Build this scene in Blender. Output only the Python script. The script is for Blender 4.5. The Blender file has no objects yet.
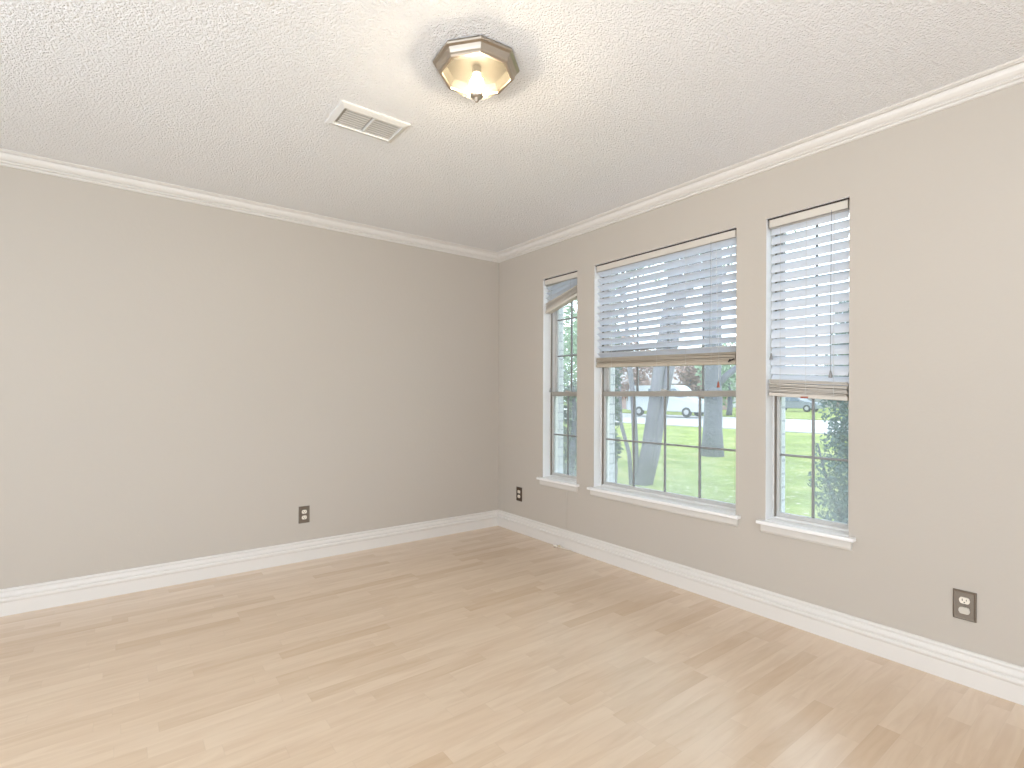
import bpy, bmesh, math, random
from mathutils import Vector, Matrix
random.seed(7)
C = bpy.context.scene.collection
sc = bpy.context.scene
PI = math.pi

# ---------------------------------------------------------------- camera
YAW, ROLL, FPX = -.6518, .0032, 519.0      # heading, slight roll, focal length in pixels of a 1024 px wide frame
cd = bpy.data.cameras.new('camera'); cam = bpy.data.objects.new('camera', cd); C.objects.link(cam)
cam.location = (0, 0, 1.137); cam.rotation_euler = (Matrix.Rotation(YAW, 3, 'Z') @ Matrix.Rotation(PI/2, 3, 'X') @ Matrix.Rotation(ROLL, 3, 'Z')).to_euler()
cd.sensor_width = 36; cd.lens = FPX/1024*36; cd.shift_y = 12.2/1024; cd.clip_start = .02; cd.clip_end = 500
sc.camera = cam

# ---------------------------------------------------------------- world, light, exposure
w = bpy.data.worlds.new('sky'); sc.world = w; w.use_nodes = True
wn = w.node_tree.nodes; wl = w.node_tree.links
bg = wn['Background']; bg.inputs[0].default_value = (.80, .895, 1.0, 1); bg.inputs[1].default_value = 5.2
sc.view_settings.view_transform = 'Standard'; sc.view_settings.look = 'None'
sc.view_settings.exposure = -0.14; sc.view_settings.gamma = 1; sc.view_settings.use_curve_mapping = False
sc.cycles.use_denoising = True
try: sc.cycles.denoiser = 'OPENIMAGEDENOISE'
except Exception: pass
sc.cycles.max_bounces = 12; sc.cycles.diffuse_bounces = 6; sc.cycles.transparent_max_bounces = 24
sc.cycles.caustics_reflective = False; sc.cycles.caustics_refractive = False

XW, YW, HC = 2.682, 3.709, 2.379          # window wall, long wall, ceiling
XL, YB = -2.0, -1.7                     # the unseen sides behind the camera

def area(name, loc, rot, sx, sy, power, col, portal=False):
    l = bpy.data.lights.new(name, 'AREA'); l.shape = 'RECTANGLE'; l.size = sx; l.size_y = sy
    l.energy = power; l.color = col
    if portal: l.cycles.is_portal = True
    o = bpy.data.objects.new(name, l); C.objects.link(o); o.location = loc; o.rotation_euler = rot
    return o
# added fill light, shining in through the unseen opening behind the camera
area('rear_fill_light', (-.3, YB-.35, 1.25), (-PI/2, 0, PI), 2.5, 2.1, 5, (1, .97, .93))
# added fill light behind the camera, aimed up to brighten the ceiling
area('ceiling_bounce_fill', (.25, -.4, .95), (PI, 0, 0), .4, .4, 25, (1, .98, .96))
WINS = [(2.732, 3.114), (1.506, 2.563), (.958, 1.344)]      # y ranges of the three windows
Z0, Z1 = .498, 2.063
DX = XW-2.774
for a, b in WINS:
    area('window_portal', (XW+.25, (a+b)/2, (Z0+Z1)/2), (PI/2, 0, PI/2), b-a, Z1-Z0, 1, (1, 1, 1), True)

# ---------------------------------------------------------------- materials
def nt(name):
    m = bpy.data.materials.new(name); m.use_nodes = True
    return m, m.node_tree.nodes, m.node_tree.links, m.node_tree.nodes['Principled BSDF']
def mat(name, col, rough=.5, metal=0, noise=None, bump=None, spec=.5, trans=0):
    m, n, l, p = nt(name)
    p.inputs['Base Color'].default_value = (*col, 1); p.inputs['Roughness'].default_value = rough
    p.inputs['Metallic'].default_value = metal; p.inputs['Specular IOR Level'].default_value = spec
    tc = n.new('ShaderNodeTexCoord')
    if noise:
        sc_, amt = noise
        t = n.new('ShaderNodeTexNoise'); t.inputs['Scale'].default_value = sc_; t.inputs['Detail'].default_value = 5
        l.new(tc.outputs['Object'], t.inputs['Vector'])
        r = n.new('ShaderNodeMix'); r.data_type = 'RGBA'
        r.inputs[6].default_value = (*[c*(1-amt) for c in col], 1); r.inputs[7].default_value = (*[min(1, c*(1+amt)) for c in col], 1)
        l.new(t.outputs['Fac'], r.inputs[0]); l.new(r.outputs[2], p.inputs['Base Color'])
    if bump:
        sc_, st, di = bump
        t = n.new('ShaderNodeTexNoise'); t.inputs['Scale'].default_value = sc_; t.inputs['Detail'].default_value = 4
        l.new(tc.outputs['Object'], t.inputs['Vector'])
        b = n.new('ShaderNodeBump'); b.inputs['Strength'].default_value = st; b.inputs['Distance'].default_value = di
        l.new(t.outputs['Fac'], b.inputs['Height']); l.new(b.outputs['Normal'], p.inputs['Normal'])
    if trans:
        tr = n.new('ShaderNodeBsdfTranslucent'); tr.inputs[0].default_value = (*col, 1)
        mx = n.new('ShaderNodeMixShader'); mx.inputs[0].default_value = trans
        l.new(p.outputs[0], mx.inputs[1]); l.new(tr.outputs[0], mx.inputs[2]); l.new(mx.outputs[0], n['Material Output'].inputs[0])
    return m

M = {}
M['wall'] = mat('wall_paint', (.51, .464, .408), .7, noise=(1.5, .015), bump=(60, .12, .004), spec=.3)
M['trim'] = mat('trim_paint', (.72, .69, .65), .35, noise=(3, .01))
M['jamb'] = mat('jamb_paint', (.86, .86, .86), .45, noise=(6, .02))
M['sill'] = mat('sill_paint', (.86, .85, .84), .35, noise=(6, .02))
M['frame'] = mat('window_metal', (.72, .71, .69), .45, noise=(20, .06))
M['muntin'] = mat('muntin_metal', (.25, .25, .25), .45, noise=(20, .05))
M['sash'] = mat('sash_metal', (.52, .51, .49), .45, noise=(20, .06))
M['rail_metal'] = mat('meeting_rail_metal', (.33, .31, .275), .45, noise=(20, .06))
M['track'] = mat('window_track', (.20, .17, .14), .5, noise=(20, .1))
M['slat'] = mat('blind_slat', (.74, .775, .83), .45, noise=(8, .02), trans=.22)
M['rail'] = mat('blind_rail', (.61, .565, .505), .45, noise=(12, .06))
M['brown'] = mat('shaded_slat', (.47, .41, .33), .5, noise=(12, .08))  # gathered white slats and bottom rail, their shade put into the colour
M['dark'] = mat('gap_shade_and_clip', (.03, .02, .016), .6, noise=(30, .2))  # painted shade over the headrails, and the rail clip
M['cord'] = mat('cord', (.62, .62, .60), .8, noise=(60, .1))
M['dcord'] = mat('grey_cord', (.22, .23, .25), .8, noise=(60, .1))
M['tassel'] = mat('tassel_wood', (.36, .10, .06), .5, noise=(60, .15))
M['gtassel'] = mat('tassel_grey', (.25, .25, .25), .5, noise=(60, .1))
M['nickel'] = mat('brushed_nickel', (.46, .40, .33), .38, 1, noise=(40, .06))
M['pan'] = mat('lamp_pan', (.022, .019, .013), .7, .6, noise=(30, .05))
M['pewter'] = mat('pewter_plate', (.20, .165, .13), .42, .7, noise=(30, .12))
M['bronze'] = mat('bronze_plate', (.09, .06, .04), .45, .5, noise=(30, .12))
M['ivory'] = mat('receptacle_plastic', (.80, .74, .64), .4, noise=(30, .02))
M['slot'] = mat('slot_dark', (.02, .018, .015), .7, noise=(30, .1))
M['vent'] = mat('vent_enamel', (.70, .69, .66), .4, noise=(20, .03))
M['ventdark'] = mat('vent_inside', (.45, .44, .41), .8, noise=(20, .1))
M['brass'] = mat('connector_metal', (.80, .72, .55), .3, 1, noise=(60, .05))
M['bark'] = mat('bark', (.14, .14, .175), .9, noise=(5, .35), bump=(14, .6, .05))
M['pbark'] = mat('smooth_bark', (.16, .15, .18), .8, noise=(3, .3), bump=(8, .3, .03))
M['leafd'] = mat('leaf_grey_green', (.08, .115, .085), .6, noise=(2.5, .6), trans=.2)
M['leafj'] = mat('juniper_needles', (.115, .17, .16), .7, noise=(4, .5), trans=.2)
M['leafl'] = mat('leaf_pale_green', (.27, .38, .24), .6, noise=(1.5, .4), trans=.3)
M['leafr'] = mat('leaf_russet', (.28, .17, .14), .7, noise=(.8, .4), trans=.25)
M['concrete'] = mat('concrete', (.32, .32, .33), .8, noise=(.6, .12))
M['curb'] = mat('curb_concrete', (.20, .20, .20), .8, noise=(2, .2))
M['roof'] = mat('shingle', (.30, .28, .28), .9, noise=(3, .2))
M['van'] = mat('van_paint', (.42, .44, .47), .3, noise=(1, .03))
M['sedan'] = mat('sedan_paint', (.2, .22, .26), .3, noise=(1, .05))
M['tyre'] = mat('tyre_rubber', (.035, .035, .04), .8, noise=(10, .2))
M['vglass'] = mat('vehicle_glass', (.10, .13, .17), .1, noise=(1, .1))
M['hdoor'] = mat('house_door', (.33, .33, .34), .5, noise=(2, .05))
M['hwin'] = mat('house_window', (.22, .26, .32), .15, noise=(1, .2))

def brick(name, c1, c2, cm, sx=1.0):
    m, n, l, p = nt(name)
    tc = n.new('ShaderNodeTexCoord'); geo = n.new('ShaderNodeNewGeometry')
    # courses run along z; use x+y so that reveals and faces both carry bricks
    s = n.new('ShaderNodeSeparateXYZ'); l.new(geo.outputs['Position'], s.inputs[0])
    a = n.new('ShaderNodeMath'); a.operation = 'ADD'; l.new(s.outputs[0], a.inputs[0]); l.new(s.outputs[1], a.inputs[1])
    c = n.new('ShaderNodeCombineXYZ'); l.new(a.outputs[0], c.inputs[0]); l.new(s.outputs[2], c.inputs[1])
    b = n.new('ShaderNodeTexBrick'); l.new(c.outputs[0], b.inputs['Vector'])
    b.inputs['Scale'].default_value = 1; b.inputs['Brick Width'].default_value = .21*sx; b.inputs['Row Height'].default_value = .072*sx
    b.inputs['Mortar Size'].default_value = .006*sx
    b.inputs['Color1'].default_value = (*c1, 1); b.inputs['Color2'].default_value = (*c2, 1); b.inputs['Mortar'].default_value = (*cm, 1)
    l.new(b.outputs['Color'], p.inputs['Base Color']); p.inputs['Roughness'].default_value = .85
    bm_ = n.new('ShaderNodeBump'); bm_.inputs['Strength'].default_value = .6; bm_.inputs['Distance'].default_value = .008; bm_.invert = True
    l.new(b.outputs['Fac'], bm_.inputs['Height']); l.new(bm_.outputs['Normal'], p.inputs['Normal'])
    return m
M['wbrick'] = brick('white_brick', (.60, .61, .63), (.56, .58, .61), (.40, .41, .44))
M['rbrick'] = brick('pink_brick', (.36, .24, .21), (.32, .21, .19), (.3, .28, .27))

def ceiling_mat():
    m, n, l, p = nt('knockdown_ceiling')
    p.inputs['Base Color'].default_value = (.86, .86, .86, 1); p.inputs['Roughness'].default_value = .9; p.inputs['Specular IOR Level'].default_value = .15
    tc = n.new('ShaderNodeTexCoord')
    a = n.new('ShaderNodeTexNoise'); a.inputs['Scale'].default_value = 115; a.inputs['Detail'].default_value = 1.5; a.inputs['Roughness'].default_value = .6
    l.new(tc.outputs['Object'], a.inputs['Vector'])
    r = n.new('ShaderNodeValToRGB'); r.color_ramp.elements[0].position = .42; r.color_ramp.elements[1].position = .60
    l.new(a.outputs['Fac'], r.inputs[0])
    v = n.new('ShaderNodeTexVoronoi'); v.inputs['Scale'].default_value = 150
    l.new(tc.outputs['Object'], v.inputs['Vector'])
    mm = n.new('ShaderNodeMath'); mm.operation = 'SUBTRACT'; l.new(r.outputs[0], mm.inputs[0]); l.new(v.outputs['Distance'], mm.inputs[1])
    b = n.new('ShaderNodeBump'); b.inputs['Strength'].default_value = .7; b.inputs['Distance'].default_value = .005
    l.new(mm.outputs[0], b.inputs['Height']); l.new(b.outputs['Normal'], p.inputs['Normal'])
    return m
M['ceiling'] = ceiling_mat()

def floor_mat():
    m, n, l, p = nt('maple_laminate')
    def math_(op, a, b=None):
        q = n.new('ShaderNodeMath'); q.operation = op
        for i, v in enumerate((a, b)):
            if v is None: continue
            if isinstance(v, (int, float)): q.inputs[i].default_value = v
            else: l.new(v, q.inputs[i])
        return q.outputs[0]
    tc = n.new('ShaderNodeTexCoord'); s = n.new('ShaderNodeSeparateXYZ'); l.new(tc.outputs['Object'], s.inputs[0])
    X, Y = s.outputs[0], s.outputs[1]
    yr = math_('DIVIDE', Y, .066); row = math_('FLOOR', yr)
    wn1 = n.new('ShaderNodeTexWhiteNoise'); wn1.noise_dimensions = '1D'; l.new(row, wn1.inputs['W'])
    xo = math_('DIVIDE', math_('ADD', X, math_('MULTIPLY', wn1.outputs['Value'], 3.7)), .50)
    col = math_('FLOOR', xo)
    cc = n.new('ShaderNodeCombineXYZ'); l.new(row, cc.inputs[0]); l.new(col, cc.inputs[1])
    wn2 = n.new('ShaderNodeTexWhiteNoise'); wn2.noise_dimensions = '2D'; l.new(cc.outputs[0], wn2.inputs['Vector'])
    # grain, shifted per strip
    gv = n.new('ShaderNodeCombineXYZ')
    l.new(math_('ADD', math_('MULTIPLY', X, 2.2), math_('MULTIPLY', wn2.outputs['Value'], 60)), gv.inputs[0])
    l.new(math_('MULTIPLY', Y, 17), gv.inputs[1]); l.new(math_('MULTIPLY', wn2.outputs['Value'], 31), gv.inputs[2])
    g = n.new('ShaderNodeTexNoise'); g.inputs['Scale'].default_value = 1.6; g.inputs['Detail'].default_value = 6; g.inputs['Distortion'].default_value = .9
    l.new(gv.outputs[0], g.inputs['Vector'])
    big = n.new('ShaderNodeTexNoise'); big.inputs['Scale'].default_value = .9; l.new(tc.outputs['Object'], big.inputs['Vector'])
    r1 = n.new('ShaderNodeValToRGB')
    e = r1.color_ramp.elements; e[0].position = 0; e[0].color = (.615, .45, .30, 1); e[1].position = 1; e[1].color = (.71, .56, .41, 1)
    q = e.new(.25); q.color = (.66, .505, .355, 1); q = e.new(.6); q.color = (.69, .535, .385, 1)
    l.new(wn2.outputs['Value'], r1.inputs[0])
    r2 = n.new('ShaderNodeValToRGB'); e = r2.color_ramp.elements
    e[0].position = .30; e[0].color = (.84, .76, .68, 1); e[1].position = .62; e[1].color = (1.04, 1.04, 1.04, 1)
    l.new(g.outputs['Fac'], r2.inputs[0])
    mx = n.new('ShaderNodeMix'); mx.data_type = 'RGBA'; mx.blend_type = 'MULTIPLY'; mx.inputs[0].default_value = .5
    l.new(r1.outputs[0], mx.inputs[6]); l.new(r2.outputs[0], mx.inputs[7])
    # fine joints
    fy = math_('FRACT', yr); fx = math_('FRACT', xo)
    jy = math_('LESS_THAN', math_('ABSOLUTE', math_('SUBTRACT', fy, .5)), .485)
    jx = math_('LESS_THAN', math_('ABSOLUTE', math_('SUBTRACT', fx, .5)), .497)
    j = math_('MULTIPLY', jy, jx)
    f = math_('ADD', math_('MULTIPLY', j, .05), .95)
    mx2 = n.new('ShaderNodeMix'); mx2.data_type = 'RGBA'; mx2.blend_type = 'MULTIPLY'; mx2.inputs[0].default_value = 1
    l.new(mx.outputs[2], mx2.inputs[6]); l.new(f, mx2.inputs[7])
    l.new(mx2.outputs[2], p.inputs['Base Color'])
    p.inputs['Roughness'].default_value = .33
    rr = n.new('ShaderNodeMapRange'); rr.inputs[3].default_value = .30; rr.inputs[4].default_value = .46
    l.new(big.outputs['Fac'], rr.inputs[0]); l.new(rr.outputs[0], p.inputs['Roughness'])
    p.inputs['Specular IOR Level'].default_value = .6; p.inputs['Coat Weight'].default_value = .9; p.inputs['Coat Roughness'].default_value = .22
    return m
M['floor'] = floor_mat()
M['apron'] = mat('apron_paint', (.66, .63, .585), .4, noise=(6, .02))

def glass_mat(name, foggy):
    m, n, l, p = nt(name)
    n.remove(p)
    tr = n.new('ShaderNodeBsdfTransparent'); tr.inputs[0].default_value = (.96, .98, .98, 1)
    gl = n.new('ShaderNodeBsdfGlossy'); gl.inputs['Roughness'].default_value = .02
    fr = n.new('ShaderNodeFresnel'); fr.inputs['IOR'].default_value = 1.3
    mx = n.new('ShaderNodeMixShader'); l.new(fr.outputs[0], mx.inputs[0]); l.new(tr.outputs[0], mx.inputs[1]); l.new(gl.outputs[0], mx.inputs[2])
    # dusty, slightly fogged film, thicker towards the bottom of the pane
    df = n.new('ShaderNodeBsdfTranslucent'); df.inputs[0].default_value = (.56, .58, .59, 1)
    geo = n.new('ShaderNodeNewGeometry'); s = n.new('ShaderNodeSeparateXYZ'); l.new(geo.outputs['Position'], s.inputs[0])
    mr = n.new('ShaderNodeMapRange'); mr.inputs[1].default_value = .5; mr.inputs[2].default_value = .95
    mr.inputs[3].default_value = foggy; mr.inputs[4].default_value = .12
    l.new(s.outputs[2], mr.inputs[0])
    ns = n.new('ShaderNodeTexNoise'); ns.inputs['Scale'].default_value = 5; l.new(geo.outputs['Position'], ns.inputs['Vector'])
    mu = n.new('ShaderNodeMath'); mu.operation = 'MULTIPLY'; l.new(mr.outputs[0], mu.inputs[0])
    ad = n.new('ShaderNodeMath'); ad.operation = 'ADD'; ad.inputs[1].default_value = .5; l.new(ns.outputs['Fac'], ad.inputs[0]); l.new(ad.outputs[0], mu.inputs[1])
    m2 = n.new('ShaderNodeMixShader'); l.new(mu.outputs[0], m2.inputs[0]); l.new(mx.outputs[0], m2.inputs[1]); l.new(df.outputs[0], m2.inputs[2])
    l.new(m2.outputs[0], n['Material Output'].inputs[0])
    return m
M['glass'] = glass_mat('window_glass', .24)

def lampglass():
    m, n, l, p = nt('lamp_glass'); n.remove(p)
    tr = n.new('ShaderNodeBsdfTransparent'); tr.inputs[0].default_value = (.84, .79, .68, 1)
    tl = n.new('ShaderNodeBsdfTranslucent'); tl.inputs[0].default_value = (1, .88, .66, 1)
    gl = n.new('ShaderNodeBsdfGlossy'); gl.inputs['Roughness'].default_value = .12
    ns = n.new('ShaderNodeTexNoise'); ns.inputs['Scale'].default_value = 40
    tc = n.new('ShaderNodeTexCoord'); l.new(tc.outputs['Object'], ns.inputs['Vector'])
    bp = n.new('ShaderNodeBump'); bp.inputs['Distance'].default_value = .002; l.new(ns.outputs['Fac'], bp.inputs['Height']); l.new(bp.outputs[0], gl.inputs['Normal'])
    a = n.new('ShaderNodeMixShader'); a.inputs[0].default_value = .022; l.new(tr.outputs[0], a.inputs[1]); l.new(tl.outputs[0], a.inputs[2])
    b = n.new('ShaderNodeMixShader'); b.inputs[0].default_value = .03; l.new(a.outputs[0], b.inputs[1]); l.new(gl.outputs[0], b.inputs[2])
    l.new(b.outputs[0], n['Material Output'].inputs[0])
    return m
M['lglass'] = lampglass()
def bulb():
    m, n, l, p = nt('bulb_glow')
    p.inputs['Base Color'].default_value = (1, .95, .85, 1)
    p.inputs['Emission Color'].default_value = (1, .885, .73, 1); p.inputs['Emission Strength'].default_value = 440
    return m
M['bulb'] = bulb()

def grass_mat():
    m, n, l, p = nt('lawn_grass')
    geo = n.new('ShaderNodeNewGeometry')
    a = n.new('ShaderNodeTexNoise'); a.inputs['Scale'].default_value = .8; a.inputs['Detail'].default_value = 8; a.inputs['Roughness'].default_value = .7
    l.new(geo.outputs['Position'], a.inputs['Vector'])
    r = n.new('ShaderNodeValToRGB'); e = r.color_ramp.elements
    e[0].position = .40; e[0].color = (.15, .19, .045, 1); e[1].position = .60; e[1].color = (.27, .285, .10, 1)
    q = e.new(.5); q.color = (.19, .245, .06, 1)
    l.new(a.outputs['Fac'], r.inputs[0])
    # pale fallen leaves scattered in the turf
    v = n.new('ShaderNodeTexVoronoi'); v.inputs['Scale'].default_value = 6.5; l.new(geo.outputs['Position'], v.inputs['Vector'])
    lt = n.new('ShaderNodeMath'); lt.operation = 'LESS_THAN'; lt.inputs[1].default_value = .17; l.new(v.outputs['Distance'], lt.inputs[0])
    mx = n.new('ShaderNodeMix'); mx.data_type = 'RGBA'; l.new(lt.outputs[0], mx.inputs[0]); l.new(r.outputs[0], mx.inputs[6]); mx.inputs[7].default_value = (.5, .48, .38, 1)
    l.new(mx.outputs[2], p.inputs['Base Color']); p.inputs['Roughness'].default_value = .9; p.inputs['Specular IOR Level'].default_value = .1
    b = n.new('ShaderNodeBump'); b.inputs['Strength'].default_value = .5; b.inputs['Distance'].default_value = .06
    t2 = n.new('ShaderNodeTexNoise'); t2.inputs['Scale'].default_value = 14; l.new(geo.outputs['Position'], t2.inputs['Vector'])
    l.new(t2.outputs['Fac'], b.inputs['Height']); l.new(b.outputs['Normal'], p.inputs['Normal'])
    return m
M['grass'] = grass_mat()

# ---------------------------------------------------------------- helpers
def obj(name, bm, m=None, parent=None, smooth=False):
    me = bpy.data.meshes.new(name)
    bmesh.ops.recalc_face_normals(bm, faces=bm.faces)
    bm.to_mesh(me); bm.free()
    if m: me.materials.append(M[m] if isinstance(m, str) else m)
    if smooth: me.polygons.foreach_set('use_smooth', [True]*len(me.polygons))
    o = bpy.data.objects.new(name, me); C.objects.link(o)
    if parent: o.parent = parent
    return o
def tag(o, label, cat, group=None):
    o['label'] = label; o['category'] = cat
    if group: o['group'] = group
    return o
def thing(name, label, cat, loc=(0, 0, 0), rot=(0, 0, 0), group=None):
    o = bpy.data.objects.new(name, None); o.empty_display_size = .1; C.objects.link(o)
    o.location = loc; o.rotation_euler = rot
    return tag(o, label, cat, group)
def struct(o, label, cat='room'):
    o['kind'] = 'structure'; o['label'] = label; o['category'] = cat; return o
def box(bm, a, b, bev=0):
    t = bmesh.new(); bmesh.ops.create_cube(t, size=1)
    for v in t.verts:
        v.co = Vector([(a[i]+b[i])/2 + v.co[i]*(b[i]-a[i]) for i in range(3)])
    if bev: bmesh.ops.bevel(t, geom=list(t.edges), offset=bev, segments=2, affect='EDGES', profile=.5)
    me = bpy.data.meshes.new('t'); t.to_mesh(me); t.free(); bm.from_mesh(me); bpy.data.meshes.remove(me)
    return bm
def bx(a, b, bev=0): return box(bmesh.new(), a, b, bev)
def tube(bm, pts, rads, n=8, cap=True):
    pts = [Vector(p) for p in pts]
    if isinstance(rads, (int, float)): rads = [rads]*len(pts)
    rings = []
    for i, p in enumerate(pts):
        d = (pts[min(i+1, len(pts)-1)] - pts[max(i-1, 0)]).normalized()
        up = Vector((0, 0, 1)) if abs(d.z) < .9 else Vector((1, 0, 0))
        s = d.cross(up).normalized(); t = s.cross(d)
        rings.append([bm.verts.new(p + (s*math.cos(k/n*2*PI) + t*math.sin(k/n*2*PI))*rads[i]) for k in range(n)])
    for i in range(len(rings)-1):
        for k in range(n): bm.faces.new((rings[i][k], rings[i][(k+1) % n], rings[i+1][(k+1) % n], rings[i+1][k]))
    if cap: bm.faces.new(rings[0][::-1]); bm.faces.new(rings[-1])
    return bm
def lathe(bm, prof, n=32, c=(0, 0, 0), ph=0, close=False):
    rings = []
    for r, z in prof:
        if r < 1e-5: rings.append([bm.verts.new((c[0], c[1], c[2]+z))])
        else: rings.append([bm.verts.new((c[0]+r*math.cos(ph+k/n*2*PI), c[1]+r*math.sin(ph+k/n*2*PI), c[2]+z)) for k in range(n)])
    for i in range(len(rings)-1):
        A, B = rings[i], rings[i+1]
        for k in range(n):
            k2 = (k+1) % n
            f = [A[k % len(A)], A[k2 % len(A)], B[k2 % len(B)], B[k % len(B)]]
            u = []
            for v in f:
                if v not in u: u.append(v)
            if len(u) > 2: bm.faces.new(u)
    return bm
def sweep(prof, p0, p1, inward, z0):
    """extrude a profile of (out, up) between two points; inward = unit vector into the room"""
    bm = bmesh.new(); A = []; B = []
    for (o, z) in prof:
        A.append(bm.verts.new((p0[0][0]+inward[0]*o+p0[1][0]*o, p0[0][1]+inward[1]*o+p0[1][1]*o, z0+z)))
        B.append(bm.verts.new((p1[0][0]+inward[0]*o+p1[1][0]*o, p1[0][1]+inward[1]*o+p1[1][1]*o, z0+z)))
    k = len(prof)
    for i in range(k): bm.faces.new((A[i], A[(i+1) % k], B[(i+1) % k], B[i]))
    bm.faces.new(A); bm.faces.new(B[::-1])
    return bm

# ---------------------------------------------------------------- room shell
def wall(name, m, axis, c0, c1, span, zspan, holes, label):
    """slab between c0 and c1 on the axis, with rectangular holes (a, b, z0, z1) in the other direction"""
    us = sorted({span[0], span[1], *[h[0] for h in holes], *[h[1] for h in holes]})
    zs = sorted({zspan[0], zspan[1], *[h[2] for h in holes], *[h[3] for h in holes]})
    def solid(i, j):
        if i < 0 or j < 0 or i >= len(us)-1 or j >= len(zs)-1: return False
        u, z = (us[i]+us[i+1])/2, (zs[j]+zs[j+1])/2
        return not any(h[0] < u < h[1] and h[2] < z < h[3] for h in holes)
    bm = bmesh.new(); vs = {}
    def V(c, u, z):
        key = (round(c, 5), round(u, 5), round(z, 5))
        if key not in vs: vs[key] = bm.verts.new((c, u, z) if axis == 'x' else (u, c, z))
        return vs[key]
    for i in range(len(us)-1):
        for j in range(len(zs)-1):
            if not solid(i, j): continue
            a, b, c, d = us[i], us[i+1], zs[j], zs[j+1]
            for cc in (c0, c1): bm.faces.new((V(cc, a, c), V(cc, b, c), V(cc, b, d), V(cc, a, d)))
            if not solid(i-1, j): bm.faces.new((V(c0, a, c), V(c1, a, c), V(c1, a, d), V(c0, a, d)))
            if not solid(i+1, j): bm.faces.new((V(c0, b, c), V(c1, b, c), V(c1, b, d), V(c0, b, d)))
            if not solid(i, j-1): bm.faces.new((V(c0, a, c), V(c1, a, c), V(c1, b, c), V(c0, b, c)))
            if not solid(i, j+1): bm.faces.new((V(c0, a, d), V(c1, a, d), V(c1, b, d), V(c0, b, d)))
    return struct(obj(name, bm, m), label, 'wall')
WH = [(a, b, Z0, Z1) for a, b in WINS]
wall('wall_right', 'wall', 'x', XW, XW+.126, (YB-.12, YW+.12), (0, HC), WH, 'greige painted wall holding the three windows')
wall('wall_left', 'wall', 'y', YW, YW+.12, (XL-.12, XW), (0, HC), [], 'long blank greige wall left of the corner')
wall('wall_back', 'wall', 'y', YB-.12, YB, (XL-.12, XW), (0, HC), [(-1.6, 1.1, 0, 2.25)], 'greige wall behind the camera with a wide opening')  # openings in both unseen walls are added to bring in light
wall('wall_front', 'wall', 'x', XL-.12, XL, (YB, YW), (0, HC), [(-.45, 2.45, 0, 2.25)], 'greige side wall behind the camera with a wide opening')
wall('wall_exterior', 'wbrick', 'x', XW+.131, XW+.226, (YB-1.5, YW+.5), (-.28, 2.75), [(a-.004, b+.004, Z0-.01, Z1+.01) for a, b in WINS], 'white painted brick face outside the windows')
struct(obj('floor', bx((XL-.12, YB-.12, -.10), (XW+.1, YW+.1, 0)), 'floor'), 'pale maple laminate floor', 'floor')
struct(obj('ceiling', bx((XL-.12, YB-.12, HC), (XW+.12, YW+.12, HC+.1)), 'ceiling'), 'white textured ceiling', 'ceiling')

BP = [(0, 0), (.014, 0), (.014, .068), (.018, .074), (.0195, .080), (.0185, .087), (.014, .0905), (.0105, .0915), (.0105, .094), (.0135, .097), (.0135, .104), (.012, .111), (.009, .1175), (.0075, .1185), (.0075, .1215), (.0115, .1235), (.0125, .128), (.0105, .133), (.005, .137), (0, .137)]
struct(obj('baseboard_right', sweep(BP, ((XW, YB), (0, 1)), ((XW, YW), (0, -1)), (-1, 0), 0), 'trim'), 'white baseboard under the windows', 'baseboard')
struct(obj('baseboard_left', sweep(BP, ((XL, YW), (1, 0)), ((XW, YW), (-1, 0)), (0, -1), 0), 'trim'), 'white baseboard along the blank left wall', 'baseboard')
CP = [(0, -.068), (.007, -.068), (.012, -.065), (.012, -.060), (.007, -.0575), (.007, -.0545), (.0165, -.053), (.019, -.0495), (.0165, -.0455), (.0125, -.044), (.016, -.0415), (.025, -.038), (.034, -.029), (.039, -.019), (.040, -.0125), (.036, -.0115), (.036, -.0095), (.048, -.009), (.048, -.0065), (.057, -.006), (.061, -.003), (.061, 0), (0, 0)]
struct(obj('trim_1', sweep(CP, ((XW, YB), (0, 1)), ((XW, YW), (0, -1)), (-1, 0), HC), 'trim'), 'white crown moulding above the windows', 'crown moulding')
struct(obj('trim_2', sweep(CP, ((XL, YW), (1, 0)), ((XW, YW), (-1, 0)), (0, -1), HC), 'trim'), 'white crown moulding above the blank left wall', 'crown moulding')

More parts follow.
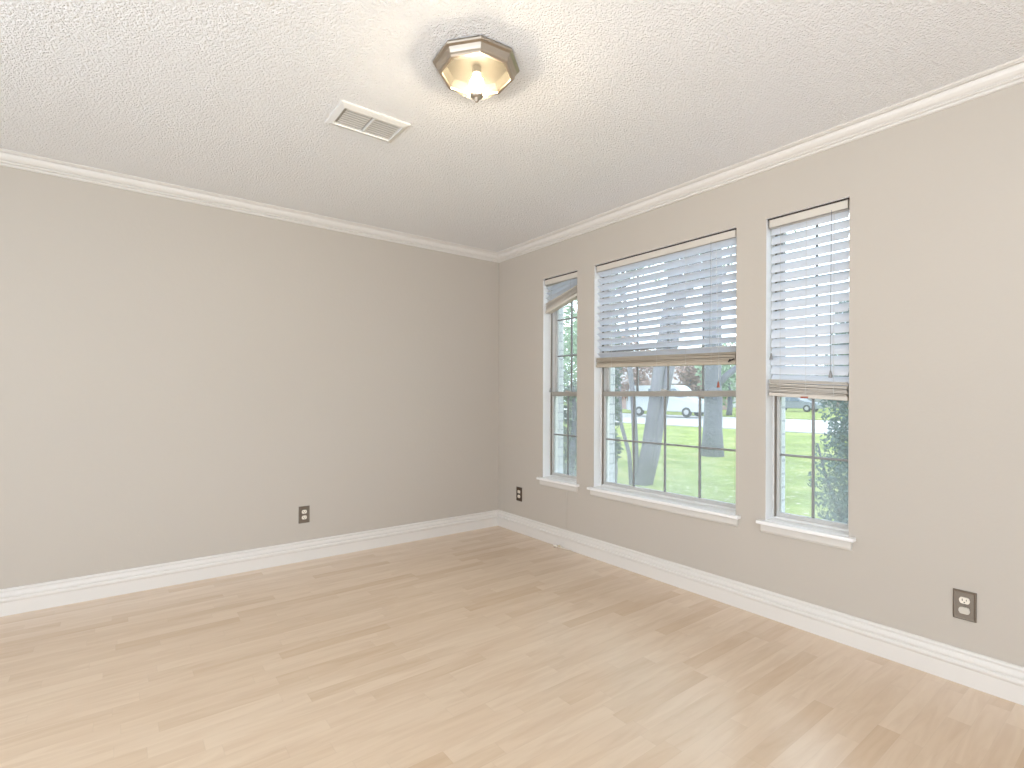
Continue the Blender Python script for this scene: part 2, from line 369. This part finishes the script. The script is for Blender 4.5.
# ---------------------------------------------------------------- windows
FX0, FX1 = XW+.074, XW+.152
def rect_frame(bm, x0, x1, a, b, c, d, t, tb=None, tt=None, bev=.002):
    tb = t if tb is None else tb; tt = t if tt is None else tt
    box(bm, (x0, a, c), (x1, a+t, d), bev); box(bm, (x0, b-t, c), (x1, b, d), bev)
    box(bm, (x0, a+t, c), (x1, b-t, c+tb), bev); box(bm, (x0, a+t, d-tt), (x1, b-t, d), bev)
    return bm
def window(num, a, b, cols, label):
    t = thing('window_%d' % num, label, 'window', (XW, (a+b)/2, Z0)); t['kind'] = 'structure'
    inv = Matrix.Translation(-Vector(t.location))
    def part(name, bm, m, parent=t):
        bmesh.ops.transform(bm, matrix=inv, verts=bm.verts)
        return obj(name, bm, m, parent)
    # jamb boards lining the opening
    j = bmesh.new(); L = .0015
    box(j, (XW+.003, a, Z0+.001), (FX0, a+L, Z1)); box(j, (XW+.003, b-L, Z0+.001), (FX0, b, Z1)); box(j, (XW+.003, a, Z1-L), (FX0, b, Z1))
    part('jamb', j, 'jamb')
    f = rect_frame(bmesh.new(), FX0, FX1, a+.0005, b-.0005, Z0+.001, Z1-.0005, .011, .013, .012)
    part('window_frame', f, 'frame')
    k = bmesh.new()
    box(k, (FX0-.002, b-.017, Z0+.012), (FX0+.012, b-.011, Z1-.012)); box(k, (FX0-.002, a+.011, Z0+.012), (FX0+.012, a+.017, Z1-.012))
    part('track', k, 'track')
    zm = 1.154
    def sash(name, x0, x1, c, d, rows, tb, tt):
        s = part(name, rect_frame(bmesh.new(), x0, x1, a+.0165, b-.0165, c, d, .016, tb, tt), 'sash')
        ga, gb, gc, gd = a+.0325, b-.0325, c+tb, d-tt
        g = bmesh.new(); xm = (x0+x1)/2
        box(g, (xm-.0015, ga-.003, gc-.003), (xm+.0015, gb+.003, gd+.003)); part('glass_pane', g, 'glass', s)
        g = bmesh.new(); wv = .0055
        for i in range(1, cols):
            y = ga+(gb-ga)*i/cols; box(g, (xm-.007, y-wv, gc-.001), (xm+.007, y+wv, gd+.001), .0015)
        for i in range(1, rows):
            z = gc+(gd-gc)*i/rows; box(g, (xm-.0065, ga-.001, z-wv), (xm+.0065, gb+.001, z+wv), .0015)
        part('muntin_grid', g, 'muntin', s)
        if name == 'lower_sash':
            part('meeting_rail', box(bmesh.new(), (x0-.004, a+.014, d-tt+.002), (x1+.006, b-.014, d+.001), .003), 'rail_metal', s)
        return s
    sash('lower_sash', FX0+.009, FX0+.036, Z0+.0135, zm+.018, 2, .020, .034)
    sash('upper_sash', FX0+.044, FX0+.070, zm-.016, Z1-.013, 3, .032, .020)
    lk = bmesh.new(); ym = (a+b)/2
    box(lk, (FX0+.004, ym-.022, zm+.018), (FX0+.036, ym+.022, zm+.026), .003); box(lk, (FX0-.001, ym-.008, zm+.026), (FX0+.026, ym+.016, zm+.032), .002)
    part('sash_lock', lk, 'sash')
    s = bmesh.new(); box(s, (XW-.038, a-.032, Z0-.018), (XW, b+.032, Z0), .004); box(s, (XW-.002, a+.001, Z0-.018), (FX0+.012, b-.001, Z0+.001))
    part('window_sill', s, 'sill')
    ap = bmesh.new(); h = .046
    pr = [(0, -.018), (-.017, -.018), (-.017, -.052), (-.013, -.057), (-.010, -.063), (0, -.063)]
    A = [ap.verts.new((XW+x, a-.016, Z0+z)) for x, z in pr]; B = [ap.verts.new((XW+x, b+.016, Z0+z)) for x, z in pr]
    for i in range(len(pr)): ap.faces.new((A[i], A[(i+1) % 6], B[(i+1) % 6], B[i]))
    ap.faces.new(A); ap.faces.new(B[::-1])
    part('apron', ap, 'apron')
    return t
window(1, *WINS[0], 2, 'narrow window nearest the room corner')
window(2, *WINS[1], 4, 'wide middle window with four pane columns')
window(3, *WINS[2], 2, 'narrow window nearest the camera at right')

# ---------------------------------------------------------------- blinds
BXC = XW+.037                                     # centre line of the blinds, inside the opening
def slat_bm(length, wdt=.050, th=.0028, crown=.0035):
    """slat lying flat, long axis y, slightly crowned"""
    bm = bmesh.new(); n = 6; rows = []
    for side in (1, -1):
        for i in range(n+1):
            x = -wdt/2+wdt*i/n; z = crown*(1-(2*x/wdt)**2) + side*th/2
            rows.append((x if side == 1 else -x, z if side == 1 else crown*(1-(2*x/wdt)**2)-th/2))
    A = [bm.verts.new((x, -length/2, z)) for x, z in rows]; B = [bm.verts.new((x, length/2, z)) for x, z in rows]
    k = len(rows)
    for i in range(k): bm.faces.new((A[i], A[(i+1) % k], B[(i+1) % k], B[i]))
    bm.faces.new(A); bm.faces.new(B[::-1])
    return bm
def blind(label, a, b, zt_l, zt_r, top_r, pitch, tilt, stack, ladders, hr_h=.042, sm='rail'):
    """top_r: droop of the headrail at its near end.  stack: (z top far, z top near, height, count) of the gathered slats"""
    y0, y1 = a+.010, b-.010; yc = (y0+y1)/2; ln = y1-y0
    t = thing('window_blind', label, 'blind', (BXC, yc, Z1-.02))
    org = Vector(t.location)
    def part(name, bm, m, parent=t, rot=(0, 0, 0), loc=(0, 0, 0)):
        o = obj(name, bm, m, parent); o.location = loc; o.rotation_euler = rot; return o
    zt = Z1-.006-.004
    part('gap_shade_strip', bx((-.0265, -ln/2-.006, zt+.001-org.z), (.016, ln/2+.006, zt+.0075-org.z)), 'dark')  # dark strip added as the shade in the gap above the headrail
    hr = bmesh.new()
    box(hr, (-.026, -ln/2, zt-hr_h-org.z), (-.022, ln/2, zt-org.z), .001); box(hr, (.022, -ln/2, zt-hr_h-org.z), (.026, ln/2, zt-org.z), .001)
    box(hr, (-.026, -ln/2, zt-hr_h-org.z), (.026, ln/2, zt-hr_h+.004-org.z), .001)
    box(hr, (-.026, -ln/2, zt-hr_h-org.z), (.026, -ln/2+.003, zt-org.z), .001); box(hr, (-.026, ln/2-.003, zt-hr_h-org.z), (.026, ln/2, zt-org.z), .001)
    part('headrail', hr, 'rail')
    zf, zn, sh, cnt = stack                     # far (high y) and near (low y) top of the gathered stack
    ztop = zt-hr_h-.014
    zmid = (zf+zn)/2
    n = int((ztop-zmid)/pitch); me = None
    for i in range(n+1):
        z = ztop-i*pitch
        # the lowest slats lean with the stack
        f = max(0, 1-(z-zmid)/(pitch*5)) if ztop-zmid > .3 else (i+1)/(n+2)
        ang = math.atan2(zf-zn, ln)*f
        if me is None: s = part('slat', slat_bm(ln-.004), 'slat'); me = s.data
        else: s = bpy.data.objects.new('slat', me); C.objects.link(s); s.parent = t
        lz = z if ztop-zmid > .3 else z
        s.location = (0, random.uniform(-.002, .002), lz-org.z)
        s.rotation_mode = 'YXZ'; s.rotation_euler = (ang, tilt+random.uniform(-.04, .04), random.uniform(-.003, .003))
    ang = math.atan2(zf-zn, ln)
    rz = sh-.018
    for i in range(cnt):
        s = bpy.data.objects.new('slat', me); C.objects.link(s); s.parent = t
        z = zmid-.006-rz*(i/max(1, cnt-1))*.92
        s.location = (random.uniform(-.004, .003), random.uniform(-.003, .003), z-org.z)
        s.rotation_mode = 'YXZ'; s.rotation_euler = (ang+random.uniform(-.5, .5)*rz/ln*.12, random.uniform(-.07, .07), 0)
        s.data = part_mesh_cream(me, sm)
    br = bx((-.026, -ln/2, -.009), (.026, ln/2, .009), .003)
    part('bottom_rail', br, sm, rot=(ang, 0, 0), loc=(0, 0, zmid-sh+.009-org.z))
    for q in ladders:
        y = -ln/2+ln*q; zb = zmid-sh + (zf-zn)*(q-.5)
        lc = bmesh.new()
        for x in (-.027, .027): tube(lc, [(x, y, zt-hr_h-org.z), (x, y, zb+.004-org.z)], .0009, 5)
        part('ladder_cord', lc, 'cord')
    return t, org, ln, zt-hr_h
_cream = {}
def part_mesh_cream(me, sm):
    if me.name not in _cream:
        c = me.copy(); c.materials.clear(); c.materials.append(M[sm]); _cream[me.name] = c
    return _cream[me.name]
def pull(t, org, y, pts, r=.0011, m='dcord', tassel=None, name='lift_cord'):
    o = obj(name, tube(bmesh.new(), [Vector(p)-org for p in pts], r, 6), m, t)
    if tassel:
        p = Vector(pts[-1])-org
        lb = bmesh.new(); lathe(lb, [(0, .004), (.003, .002), (.006, -.012), (.0085, -.026), (.008, -.030), (0, -.031)], 12, p)
        obj('tassel', lb, tassel, t, True)
    return o

a, b = WINS[1]
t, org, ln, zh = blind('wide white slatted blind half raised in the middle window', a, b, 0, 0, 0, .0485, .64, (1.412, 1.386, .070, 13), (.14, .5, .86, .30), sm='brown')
pull(t, org, 0, [(BXC-.034, 1.66, zh+.01), (BXC-.036, 1.66, 1.95), (BXC-.036, 1.665, 1.42)], r=.0010)
pull(t, org, 0, [(BXC-.034, 1.63, zh+.01), (BXC-.036, 1.615, 1.60), (BXC-.037, 1.606, 1.30), (BXC-.037, 1.61, 1.22)], r=.0009, m='cord', tassel='tassel')
hk = bmesh.new(); tube(hk, [Vector(p)-org for p in [(BXC-.03, 1.52, 1.345), (BXC-.045, 1.53, 1.338), (BXC-.045, 1.545, 1.331), (BXC-.03, 1.545, 1.343)]], .004, 6)
obj('rail_clip', hk, 'dark', t)
a, b = WINS[2]
t, org, ln, zh = blind('narrow nearly closed white blind in the window at right', a, b, 0, 0, 0, .0485, -1.10, (1.232, 1.208, .088, 13), (.16, .5, .84))
pull(t, org, 0, [(BXC-.034, 1.318, zh+.01), (BXC-.036, 1.316, 1.36)], r=.0009, m='cord', tassel='gtassel')
pull(t, org, 0, [(BXC-.034, 1.035, zh+.01), (BXC-.036, 1.037, 1.60), (BXC-.036, 1.037, 1.26)], r=.0012, tassel='gtassel')
obj('rail_cap', bx(*[tuple(Vector(p)-org) for p in ((BXC-.029, 1.140, 1.131), (BXC-.0255, 1.175, 1.140))], .001), 'tassel', t)
a, b = WINS[0]
t, org, ln, zh = blind('narrow white blind raised high with a crooked slat stack near the corner', a, b, 0, 0, 0, .030, .25, (1.872, 1.965, .085, 15), (.2, .8))
pull(t, org, 0, [(BXC-.034, 3.02, zh+.01), (BXC-.036, 3.02, 1.98), (BXC-.036, 3.025, 1.20)], r=.0009, m='cord', tassel='gtassel')

# ---------------------------------------------------------------- ceiling light
LX, LY = 1.069, 1.625
t = thing('ceiling_light', 'octagonal brushed metal ceiling light with faceted glass bowl', 'ceiling light', (LX, LY, HC))
t.scale = (.95, .95, 1.06)
ph = math.radians(17)
obj('canopy_frame', lathe(bmesh.new(), [(.150, 0), (.168, -.001), (.172, -.008), (.170, -.013), (.160, -.017), (.156, -.026), (.152, -.033), (.151, -.040), (.146, -.045), (.136, -.045), (.134, -.041)], 8, ph=ph), 'nickel', t)
obj('reflector_pan', lathe(bmesh.new(), [(.136, -.042), (.131, -.030), (.120, -.014), (.02, -.008), (0, -.008)], 8, ph=ph), 'pan', t)
obj('glass_shade', lathe(bmesh.new(), [(.1335, -.041), (.128, -.048), (.100, -.073), (.062, -.098), (.022, -.115), (.008, -.117)], 8, ph=ph), 'lglass', t)
obj('finial', lathe(bmesh.new(), [(0, -.108), (.010, -.110), (.024, -.112), (.025, -.116), (.015, -.121), (.007, -.125), (.009, -.129), (.006, -.134), (0, -.136)], 16), 'nickel', t, True)
bb = bmesh.new(); bmesh.ops.create_uvsphere(bb, u_segments=16, v_segments=12, radius=.026)
for v in bb.verts:
    v.co.z = v.co.z*1.35-.070
    if v.co.z > -.058: v.co.x *= .75; v.co.y *= .75
bo = obj('light_bulb', bb, 'bulb', t, True)
obj('bulb_socket', lathe(bmesh.new(), [(0, -.012), (.018, -.013), (.018, -.036), (0, -.036)], 16), 'pan', t)

# ---------------------------------------------------------------- ceiling vent
t = thing('ceiling_vent', 'white rectangular ceiling vent with two banks of louvres', 'vent', (.908, 2.275, HC))
vf = bmesh.new(); X0, X1, Y0_, Y1_ = -.158, .158, -.108, .108; ix0, ix1, iy0, iy1 = -.130, .130, -.074, .076
def vring(bm, o, i):
    O = [bm.verts.new(p) for p in o]; I = [bm.verts.new(p) for p in i]
    for k in range(4): bm.faces.new((O[k], O[(k+1) % 4], I[(k+1) % 4], I[k]))
def rc(x0, x1, y0, y1, z): return [(x0, y0, z), (x1, y0, z), (x1, y1, z), (x0, y1, z)]
vring(vf, rc(X0, X1, Y0_, Y1_, 0), rc(X0, X1, Y0_, Y1_, -.005))
vring(vf, rc(X0, X1, Y0_, Y1_, -.005), rc(X0+.006, X1-.006, Y0_+.006, Y1_-.006, -.008))
vring(vf, rc(X0+.006, X1-.006, Y0_+.006, Y1_-.006, -.008), rc(ix0-.004, ix1+.004, iy0-.004, iy1+.004, -.014))
vring(vf, rc(ix0-.004, ix1+.004, iy0-.004, iy1+.004, -.014), rc(ix0, ix1, iy0, iy1, -.002))
box(vf, (.000, iy0, -.014), (.008, iy1, -.002), .001)
obj('vent_frame', vf, 'vent', t)
obj('duct_back', bx((ix0, iy0, -.0022), (ix1, iy1, -.0006)), 'ventdark', t)
lm = None
for side, (xa, xb) in enumerate(((ix0+.010, -.010), (.009, ix1-.002))):
    for i in range(8):
        y = iy0+.012+i*(iy1-iy0-.018)/7
        v = bmesh.new(); box(v, (xa, -.0075, -.0006), (xb, .0075, .0006))
        o = obj('louvre', v, 'vent', t); o.location = (0, y, -.0082); o.rotation_euler = (math.radians(6), 0, 0)
for x in (X0+.016, X1-.016):
    s = bmesh.new(); lathe(s, [(0, -.0125), (.003, -.012), (.004, -.009), (.004, -.006)], 12); o = obj('screw', s, 'vent', t); o.location = (x, 0, 0)

# ---------------------------------------------------------------- outlets
M['cap'] = mat('cap_plastic', (.58, .54, .47), .5, noise=(30, .02))
def outlet(label, loc, rz, plate='pewter', cap=False):
    """plate in its own x-z plane facing -y, then turned by rz"""
    t = thing('wall_outlet', label, 'outlet', loc, (0, 0, rz))
    W, H = .036, .0575
    p = bmesh.new(); prev = None
    for (k, y) in ((0, 0), (0, -.0045), (.0035, -.0068), (.006, -.006), (.008, -.005), (.026, -.005)):
        ring = [p.verts.new((sx*(W-k), y, sz*(H-k))) for sx, sz in ((-1, -1), (1, -1), (1, 1), (-1, 1))]
        if prev:
            for i in range(4): p.faces.new((prev[i], prev[(i+1) % 4], ring[(i+1) % 4], ring[i]))
        prev = ring
    p.faces.new(prev)
    obj('plate', p, plate, t)
    for s in (1, -1):
        r = bmesh.new(); pts = []
        for i in range(24):
            an = i/24*2*PI; x = .0165*math.cos(an); z = .0165*math.sin(an); z = max(-.0125, min(.0125, z)); pts.append((x*1.02, z))
        A = [r.verts.new((x, -.0045, z)) for x, z in pts]; B = [r.verts.new((x, -.0078, z)) for x, z in pts]; Cc = [r.verts.new((x*.93, -.0086, z*.93)) for x, z in pts]
        for i in range(24):
            j = (i+1) % 24; r.faces.new((A[i], A[j], B[j], B[i])); r.faces.new((B[i], B[j], Cc[j], Cc[i]))
        r.faces.new(Cc)
        ro = obj('receptacle', r, 'ivory', t); ro.location = (0, 0, s*.0195)
        q = bmesh.new()
        box(q, (-.0075, -.0089, -.002), (-.0052, -.0084, .0065)); box(q, (.0052, -.0089, -.001), (.0072, -.0084, .0058))
        lathe_c = [( .0024*math.cos(k/10*2*PI), -.0089, -.0068+.0024*math.sin(k/10*2*PI)) for k in range(10)]
        q.faces.new([q.verts.new(v) for v in lathe_c])
        obj('slot', q, 'slot', ro)
        if cap and s < 0:
            cp = bmesh.new(); A = [cp.verts.new((x*1.06, -.0086, z*1.06)) for x, z in pts]; B = [cp.verts.new((x*1.03, -.0125, z*1.03)) for x, z in pts]
            for i in range(24): cp.faces.new((A[i], A[(i+1) % 24], B[(i+1) % 24], B[i]))
            cp.faces.new(A); cp.faces.new(B)
            obj('outlet_cap', cp, 'cap', ro)
    s = bmesh.new(); lathe(s, [(0, .0078), (.0022, .0074), (.003, .006), (.003, .004)], 10)
    so = obj('screw', s, plate, t); so.rotation_euler = (PI/2, 0, 0)
    return t
outlet('pewter wall outlet with a plain cap over its lower socket, right of the windows', (XW, .546, .313), -PI/2, 'pewter', True)
outlet('pewter wall outlet on the blank left wall', (1.032, YW, .318), 0)
outlet('dark bronze outlet near the room corner, beside the baseboard', (XW, 3.408, .320), -PI/2, 'bronze')

# ---------------------------------------------------------------- coax cable
t = thing('coax_cable', 'thin white cable with metal ends lying on the floor by the baseboard', 'cable', (2.742+DX, 2.98-.12, 0))
og = Vector(t.location)
def cb(name, pts, r, m, par=t): return obj(name, tube(bmesh.new(), [Vector(p)+Vector((DX, -.12, 0))-og for p in pts], r, 8), m, par, True)
cb('cord', [(2.756, 2.88, .004), (2.748, 2.92, .004), (2.741, 2.96, .005), (2.742, 2.985, .010)], .0028, 'ivory')
cb('connector', [(2.742, 2.985, .010), (2.744, 3.010, .014)], .0065, 'brass')
cb('connector', [(2.728, 3.015, .0085), (2.724, 3.045, .0085)], .008, 'ivory')
cb('cord', [(2.741, 2.96, .005), (2.732, 2.985, .006), (2.728, 3.015, .0085)], .0028, 'ivory')
tag(obj('hanging_cord', tube(bmesh.new(), [(XW-.002, 2.833, .445), (XW-.002, 2.832, .30), (XW-.002, 2.833, .139)], .0016, 8), 'wall', None, True), 'thin greige painted cord running down the wall beneath the corner window', 'cord')

# ---------------------------------------------------------------- outdoors
GZ = -.25
def st(name, bm, m, label, cat): return struct(obj(name, bm, m), label, cat)
st('lawn', bx((3.0, -40, GZ-.2), (21.2, 110, GZ)), 'grass', 'front lawn scattered with pale fallen leaves', 'lawn')
st('curb', bx((21.2, -40, GZ-.2), (21.5, 110, GZ+.02), .02), 'curb', 'grey curb along the street', 'curb')
st('street', bx((21.5, -40, GZ-.25), (35, 110, GZ-.05)), 'concrete', 'pale concrete street beyond the lawn', 'street')
st('far_lawn', bx((35, -40, GZ-.2), (90, 140, GZ)), 'grass', 'lawn across the street', 'lawn')
st('driveway', bx((35, 38, GZ-.1), (46, 52, GZ+.02)), 'concrete', 'pale driveway across the street', 'driveway')

def leaves(bm, n, fn, size, rnd):
    for _ in range(n):
        p = Vector(fn(rnd)); s = size*rnd.uniform(.6, 1.3)
        u = Vector((rnd.gauss(0, 1), rnd.gauss(0, 1), rnd.gauss(0, 1))).normalized(); v = u.orthogonal().normalized()
        q = [p-u*s, p+v*s*.45, p+u*s, p-v*s*.45]
        bm.faces.new([bm.verts.new(k) for k in q])
    return bm
def blob(c, r, zs=1):
    def f(rnd):
        while True:
            v = Vector((rnd.uniform(-1, 1), rnd.uniform(-1, 1), rnd.uniform(-1, 1)))
            if .25 < v.length < 1: break
        return (c[0]+v.x*r, c[1]+v.y*r, c[2]+v.z*r*zs)
    return f
def multi(blobs):
    return lambda rnd: rnd.choice(blobs)(rnd)
def raydir(px): 
    k = (px-512)/FPX; return Vector((k*math.cos(YAW)-math.sin(YAW), k*math.sin(YAW)+math.cos(YAW), 0))
def at(px, depth, z=GZ): v = raydir(px)*depth; return Vector((v.x, v.y, z))
rnd = random.Random(3)

def tree(name, label, base, trunk_pts, rads, branches, blobs, nleaf, lsize, bark, leaf, group=None, cat='tree'):
    t = thing(name, label, cat, base, group=group)
    tb = bmesh.new()
    for pts, rr in trunk_pts: tube(tb, pts, rr, 10)
    for pts, rr in branches: tube(tb, pts, rr, 6)
    obj('trunk', tb, bark, t, True)
    if nleaf: obj('foliage', leaves(bmesh.new(), nleaf, multi(blobs), lsize, rnd), leaf, t)
    return t
def wob(p0, p1, n, am):
    p0, p1 = Vector(p0), Vector(p1)
    return [p0.lerp(p1, i/n)+Vector((rnd.uniform(-am, am), rnd.uniform(-am, am), 0))*(1 if 0 < i else 0) for i in range(n+1)]
# crape myrtle, several leaning stems
b0 = at(640, 8.2)
stems = []
for i, (dx, top, r) in enumerate(((-.30, -.45, .03), (-.10, -.15, .045), (.06, .20, .105), (.16, .55, .085), (.30, .95, .06), (-.02, .45, .05))):
    side = Vector((.795, -.607, 0))
    p0 = side*dx*.45; p1 = side*top+Vector((rnd.uniform(-.3, .3), rnd.uniform(-.3, .3), 3.4))
    stems.append((wob(p0, p1, 7, .035), [r*1.15*(1-.07*k) for k in range(8)]))
br = []
for s, r in stems:
    e = s[-1]
    for _ in range(4): br.append((wob(e-Vector((0, 0, .4)), e+Vector((rnd.uniform(-1, 1), rnd.uniform(-1, 1), rnd.uniform(.8, 1.8))), 4, .05), [.03, .025, .02, .014, .008]))
tree('crape_myrtle', 'multi stemmed smooth grey tree on the lawn seen through middle window', b0, stems, None, br, [blob((rnd.uniform(-1, 1), rnd.uniform(-1, 1), rnd.uniform(3.9, 5)), .8) for _ in range(7)], 2600, .07, 'pbark', 'leafl')
# large oak-like tree
b0 = at(712.5, 12.2)
tr = [(wob((0, 0, -.05), (.1, .05, 5.2), 8, .02), [.27, .215, .20, .195, .19, .19, .2, .2, .17])]
br = []
for k in range(9):
    an = k/9*2*PI+.3; z = 3.6+.22*k
    br.append((wob((0, 0, z), (math.cos(an)*2.0, math.sin(an)*2.0, z+1.6), 5, .12), [.09, .07, .055, .04, .03, .015]))
br.append((wob((0, 0, 1.55), tuple(Vector((.795, -.607, 0))*1.5+Vector((0, 0, 2.9))), 4, .04), [.10, .08, .07, .06, .05]))
tree('oak_tree', 'thick grey trunked tree farther out on the lawn', b0, tr, None, br, [blob((math.cos(k)*1.5, math.sin(k)*1.5, rnd.uniform(4.8, 7)), 1.0, .6) for k in range(14)], 4200, .10, 'bark', 'leafl')
# narrow climbing shrub at the left of the middle window
b0 = at(613.5, 6.2)
tree('young_tree', 'slender leafy sapling at the left edge of the middle window view', b0, [(wob((0, 0, 0), (0, 0, 2.6), 5, .02), [.03, .028, .024, .02, .016, .01])], None, [],
     [blob((0, 0, z), .10, 2.2) for z in (.8, 1.2, 1.6, 2.0, 2.4)], 1500, .035, 'pbark', 'leafd', cat='tree')
# broad shrub beyond the corner window
b0 = at(573, 6.3)
tree('holly_shrub', 'dense dark green shrub beyond the corner window', b0, [(wob((0, 0, 0), (0, 0, 1.5), 4, .03), [.05, .045, .04, .03, .02])], None, [],
     [blob((rnd.uniform(-.18, .18), rnd.uniform(-.18, .18), z), .30) for z in (.25, .5, .75, 1.0, 1.25, 1.5)], 3800, .035, 'bark', 'leafd', cat='shrub')
b0 = at(556, 10.5)
tree('leafy_tree', 'pale green leafy tree behind the corner window shrub', b0, [(wob((0, 0, 0), (0, 0, 3), 5, .05), [.14, .12, .11, .1, .08, .06])], None, [],
     [blob((rnd.uniform(-.8, .8), rnd.uniform(-.8, .8), rnd.uniform(1.2, 4.4)), .7) for _ in range(22)], 3000, .09, 'bark', 'leafl')
# juniper by the right-hand window
b0 = at(853, 4.35)
sd = Vector((.795, -.607, 0))
J = []
for z, r, o in ((.1, .22, .06), (.3, .24, .02), (.5, .26, -.04), (.68, .27, -.08), (.9, .24, -.06), (1.1, .20, .0), (1.3, .24, -.02), (1.5, .22, -.06), (1.7, .2, -.02), (1.9, .18, 0), (2.1, .14, 0)):
    J.append(blob(tuple(sd*o+Vector((0, 0, z))), r)); J.append(blob(tuple(sd*(o+.22)+Vector((0, 0, z))), r))
t = tree('juniper_shrub', 'blue green juniper shrub close outside the right window', b0, [(wob((0, 0, 0), (0, 0, 2.0), 5, .03), [.05, .045, .04, .03, .02, .01]),
     (wob(sd*.02, sd*-.30+Vector((0, 0, 1.0)), 4, .02), [.02, .018, .014, .01, .006])], None, [], J, 17000, .022, 'bark', 'leafj', cat='shrub')

# far trees with russet and green foliage across the street
for i, (px, d, h, m, lb) in enumerate((
        (634, 46, 6, 'leafr', 'russet leaved tree across the street left of the van'),
        (690, 46, 5.5, 'leafr', 'reddish tree rising behind the parked van'),
        (729, 39, 5.5, 'leafl', 'green tree across the street at the right of the middle window'),
        (588, 38, 6, 'leafl', 'green tree across the street at the left of the middle window'),
        (772, 58, 8, 'leafl', 'green tree across the street seen in the right window'),
        (842, 52, 8, 'leafl', 'green tree across the street behind the juniper'))):
    b0 = at(px, d)
    tree('street_tree', lb, b0, [(wob((0, 0, 0), (0, 0, h*.6), 5, .08), [.22, .19, .17, .14, .11, .07])], None, [],
         [blob((rnd.uniform(-1.6, 1.6), rnd.uniform(-1.6, 1.6), rnd.uniform(h*.3, h)), 1.3) for _ in range(12)], 2600, .22, 'bark', m, 'trees across the street')

# houses across the street
def house(label, px, d, wdt, m, doorx, rz):
    t = thing('house', label, 'house', at(px, d), (0, 0, rz), 'houses across the street')
    D, H = 8, 2.7
    obj('house_wall', bx((0, -wdt/2, 0), (D, wdt/2, H)), m, t)
    r = bmesh.new(); e = .6
    v = [r.verts.new(p) for p in ((-e, -wdt/2-e, H), (D+e, -wdt/2-e, H), (D+e, wdt/2+e, H), (-e, wdt/2+e, H), (D/2, -wdt/2+2, H+2.2), (D/2, wdt/2-2, H+2.2))]
    for f in ((0, 3, 5, 4), (1, 4, 5, 2), (0, 4, 1), (3, 2, 5), (0, 1, 2, 3)): r.faces.new([v[k] for k in f])
    obj('roof', r, 'roof', t)
    obj('garage_door', bx((-.06, doorx-2.4, 0), (.02, doorx+2.4, 2.15), .02), 'hdoor', t)
    for y in (doorx-5.2, doorx+5.2):
        if abs(y) < wdt/2-1.2:
            wv = obj('house_window', bx((-.05, y-.9, .8), (.02, y+.9, 2.1), .01), 'hwin', t)
            obj('window_trim', rect_frame(bmesh.new(), -.09, -.03, y-.98, y+.98, .72, 2.18, .09), 'hdoor', wv)
    obj('front_door', bx((-.05, doorx+3.1, 0), (.02, doorx+4.0, 2.1), .01), 'roof', t)
    return t
house('pink brick house across the street behind the slender sapling', 622, 58, 16, 'rbrick', -3, 0)
house('white brick house across the street behind the parked van', 705, 72, 20, 'wbrick', 2, 0)
house('pale brick house across the street seen in the right window', 800, 74, 22, 'rbrick', -2, 0)

def vehicle(name, label, loc, rz, L, prof, m, wheels, wins, cat):
    """side profile in (y, z), width 1.9; built lengthwise along y"""
    t = thing(name, label, cat, loc, (0, 0, rz)); Wd = .92
    bm = bmesh.new(); n = len(prof)
    A = [bm.verts.new((-Wd*(.86 if z > 1.05 else 1), y, z)) for y, z in prof]; B = [bm.verts.new((Wd*(.86 if z > 1.05 else 1), y, z)) for y, z in prof]
    for i in range(n): bm.faces.new((A[i], A[(i+1) % n], B[(i+1) % n], B[i]))
    bm.faces.new(A); bm.faces.new(B[::-1])
    bmesh.ops.bevel(bm, geom=list(bm.edges), offset=.04, segments=2, affect='EDGES')
    body = obj('body', bm, m, t)
    for y in wheels:
        for s in (-1, 1):
            wl_ = bmesh.new(); lathe(wl_, [(0, -.1), (.2, -.11), (.33, -.1), (.34, 0), (.33, .1), (.2, .11), (0, .1)], 20)
            o = obj('wheel', wl_, 'tyre', t, True); o.rotation_euler = (0, PI/2, 0); o.location = (s*.83, y, .34)
            hb = bmesh.new(); lathe(hb, [(0, s*.125), (.15, s*.12), (.19, s*.105)], 16); obj('hubcap', hb, 'hdoor', o)
    for (pts) in wins:
        for s in (-1, 1):
            g = bmesh.new(); vv = [(s*(.935 if z < 1.05 else .81), y, z) for y, z in pts]
            A = [g.verts.new(v) for v in vv]; B = [g.verts.new((v[0]-s*.02, v[1], v[2])) for v in vv]
            for k in range(len(A)): g.faces.new((A[k], A[(k+1) % len(A)], B[(k+1) % len(A)], B[k]))
            g.faces.new(A); g.faces.new(B[::-1])
            obj('side_window', g, 'vglass', t)
    return t
vehicle('van', 'pale blue white van parked across the street in the middle window', at(668, 37, GZ), .1, 5.6,
        [(-2.8, .35), (-2.85, .9), (-2.7, 1.15), (-1.9, 1.3), (-1.2, 2.05), (-.9, 2.2), (2.6, 2.2), (2.8, 1.9), (2.85, .4)], 'van', (-1.9, 1.8),
        [[(-1.6, 1.35), (-1.0, 1.95), (-.3, 1.95), (-.3, 1.3)], [(0, 1.3), (0, 1.95), (1.1, 1.95), (1.1, 1.3)]], 'van')
vehicle('car', 'grey car parked across the street in the right window', at(795, 50, GZ), 0, 4.6,
        [(-2.3, .3), (-2.35, .65), (-2.2, .85), (-1.2, .95), (-.5, 1.4), (.9, 1.42), (1.7, 1.0), (2.3, .92), (2.35, .35)], 'sedan', (-1.45, 1.45),
        [[(-.9, 1.0), (-.42, 1.33), (.1, 1.35), (.1, 1.0)], [(.2, 1.0), (.2, 1.35), (.85, 1.33), (1.3, 1.02)]], 'car')
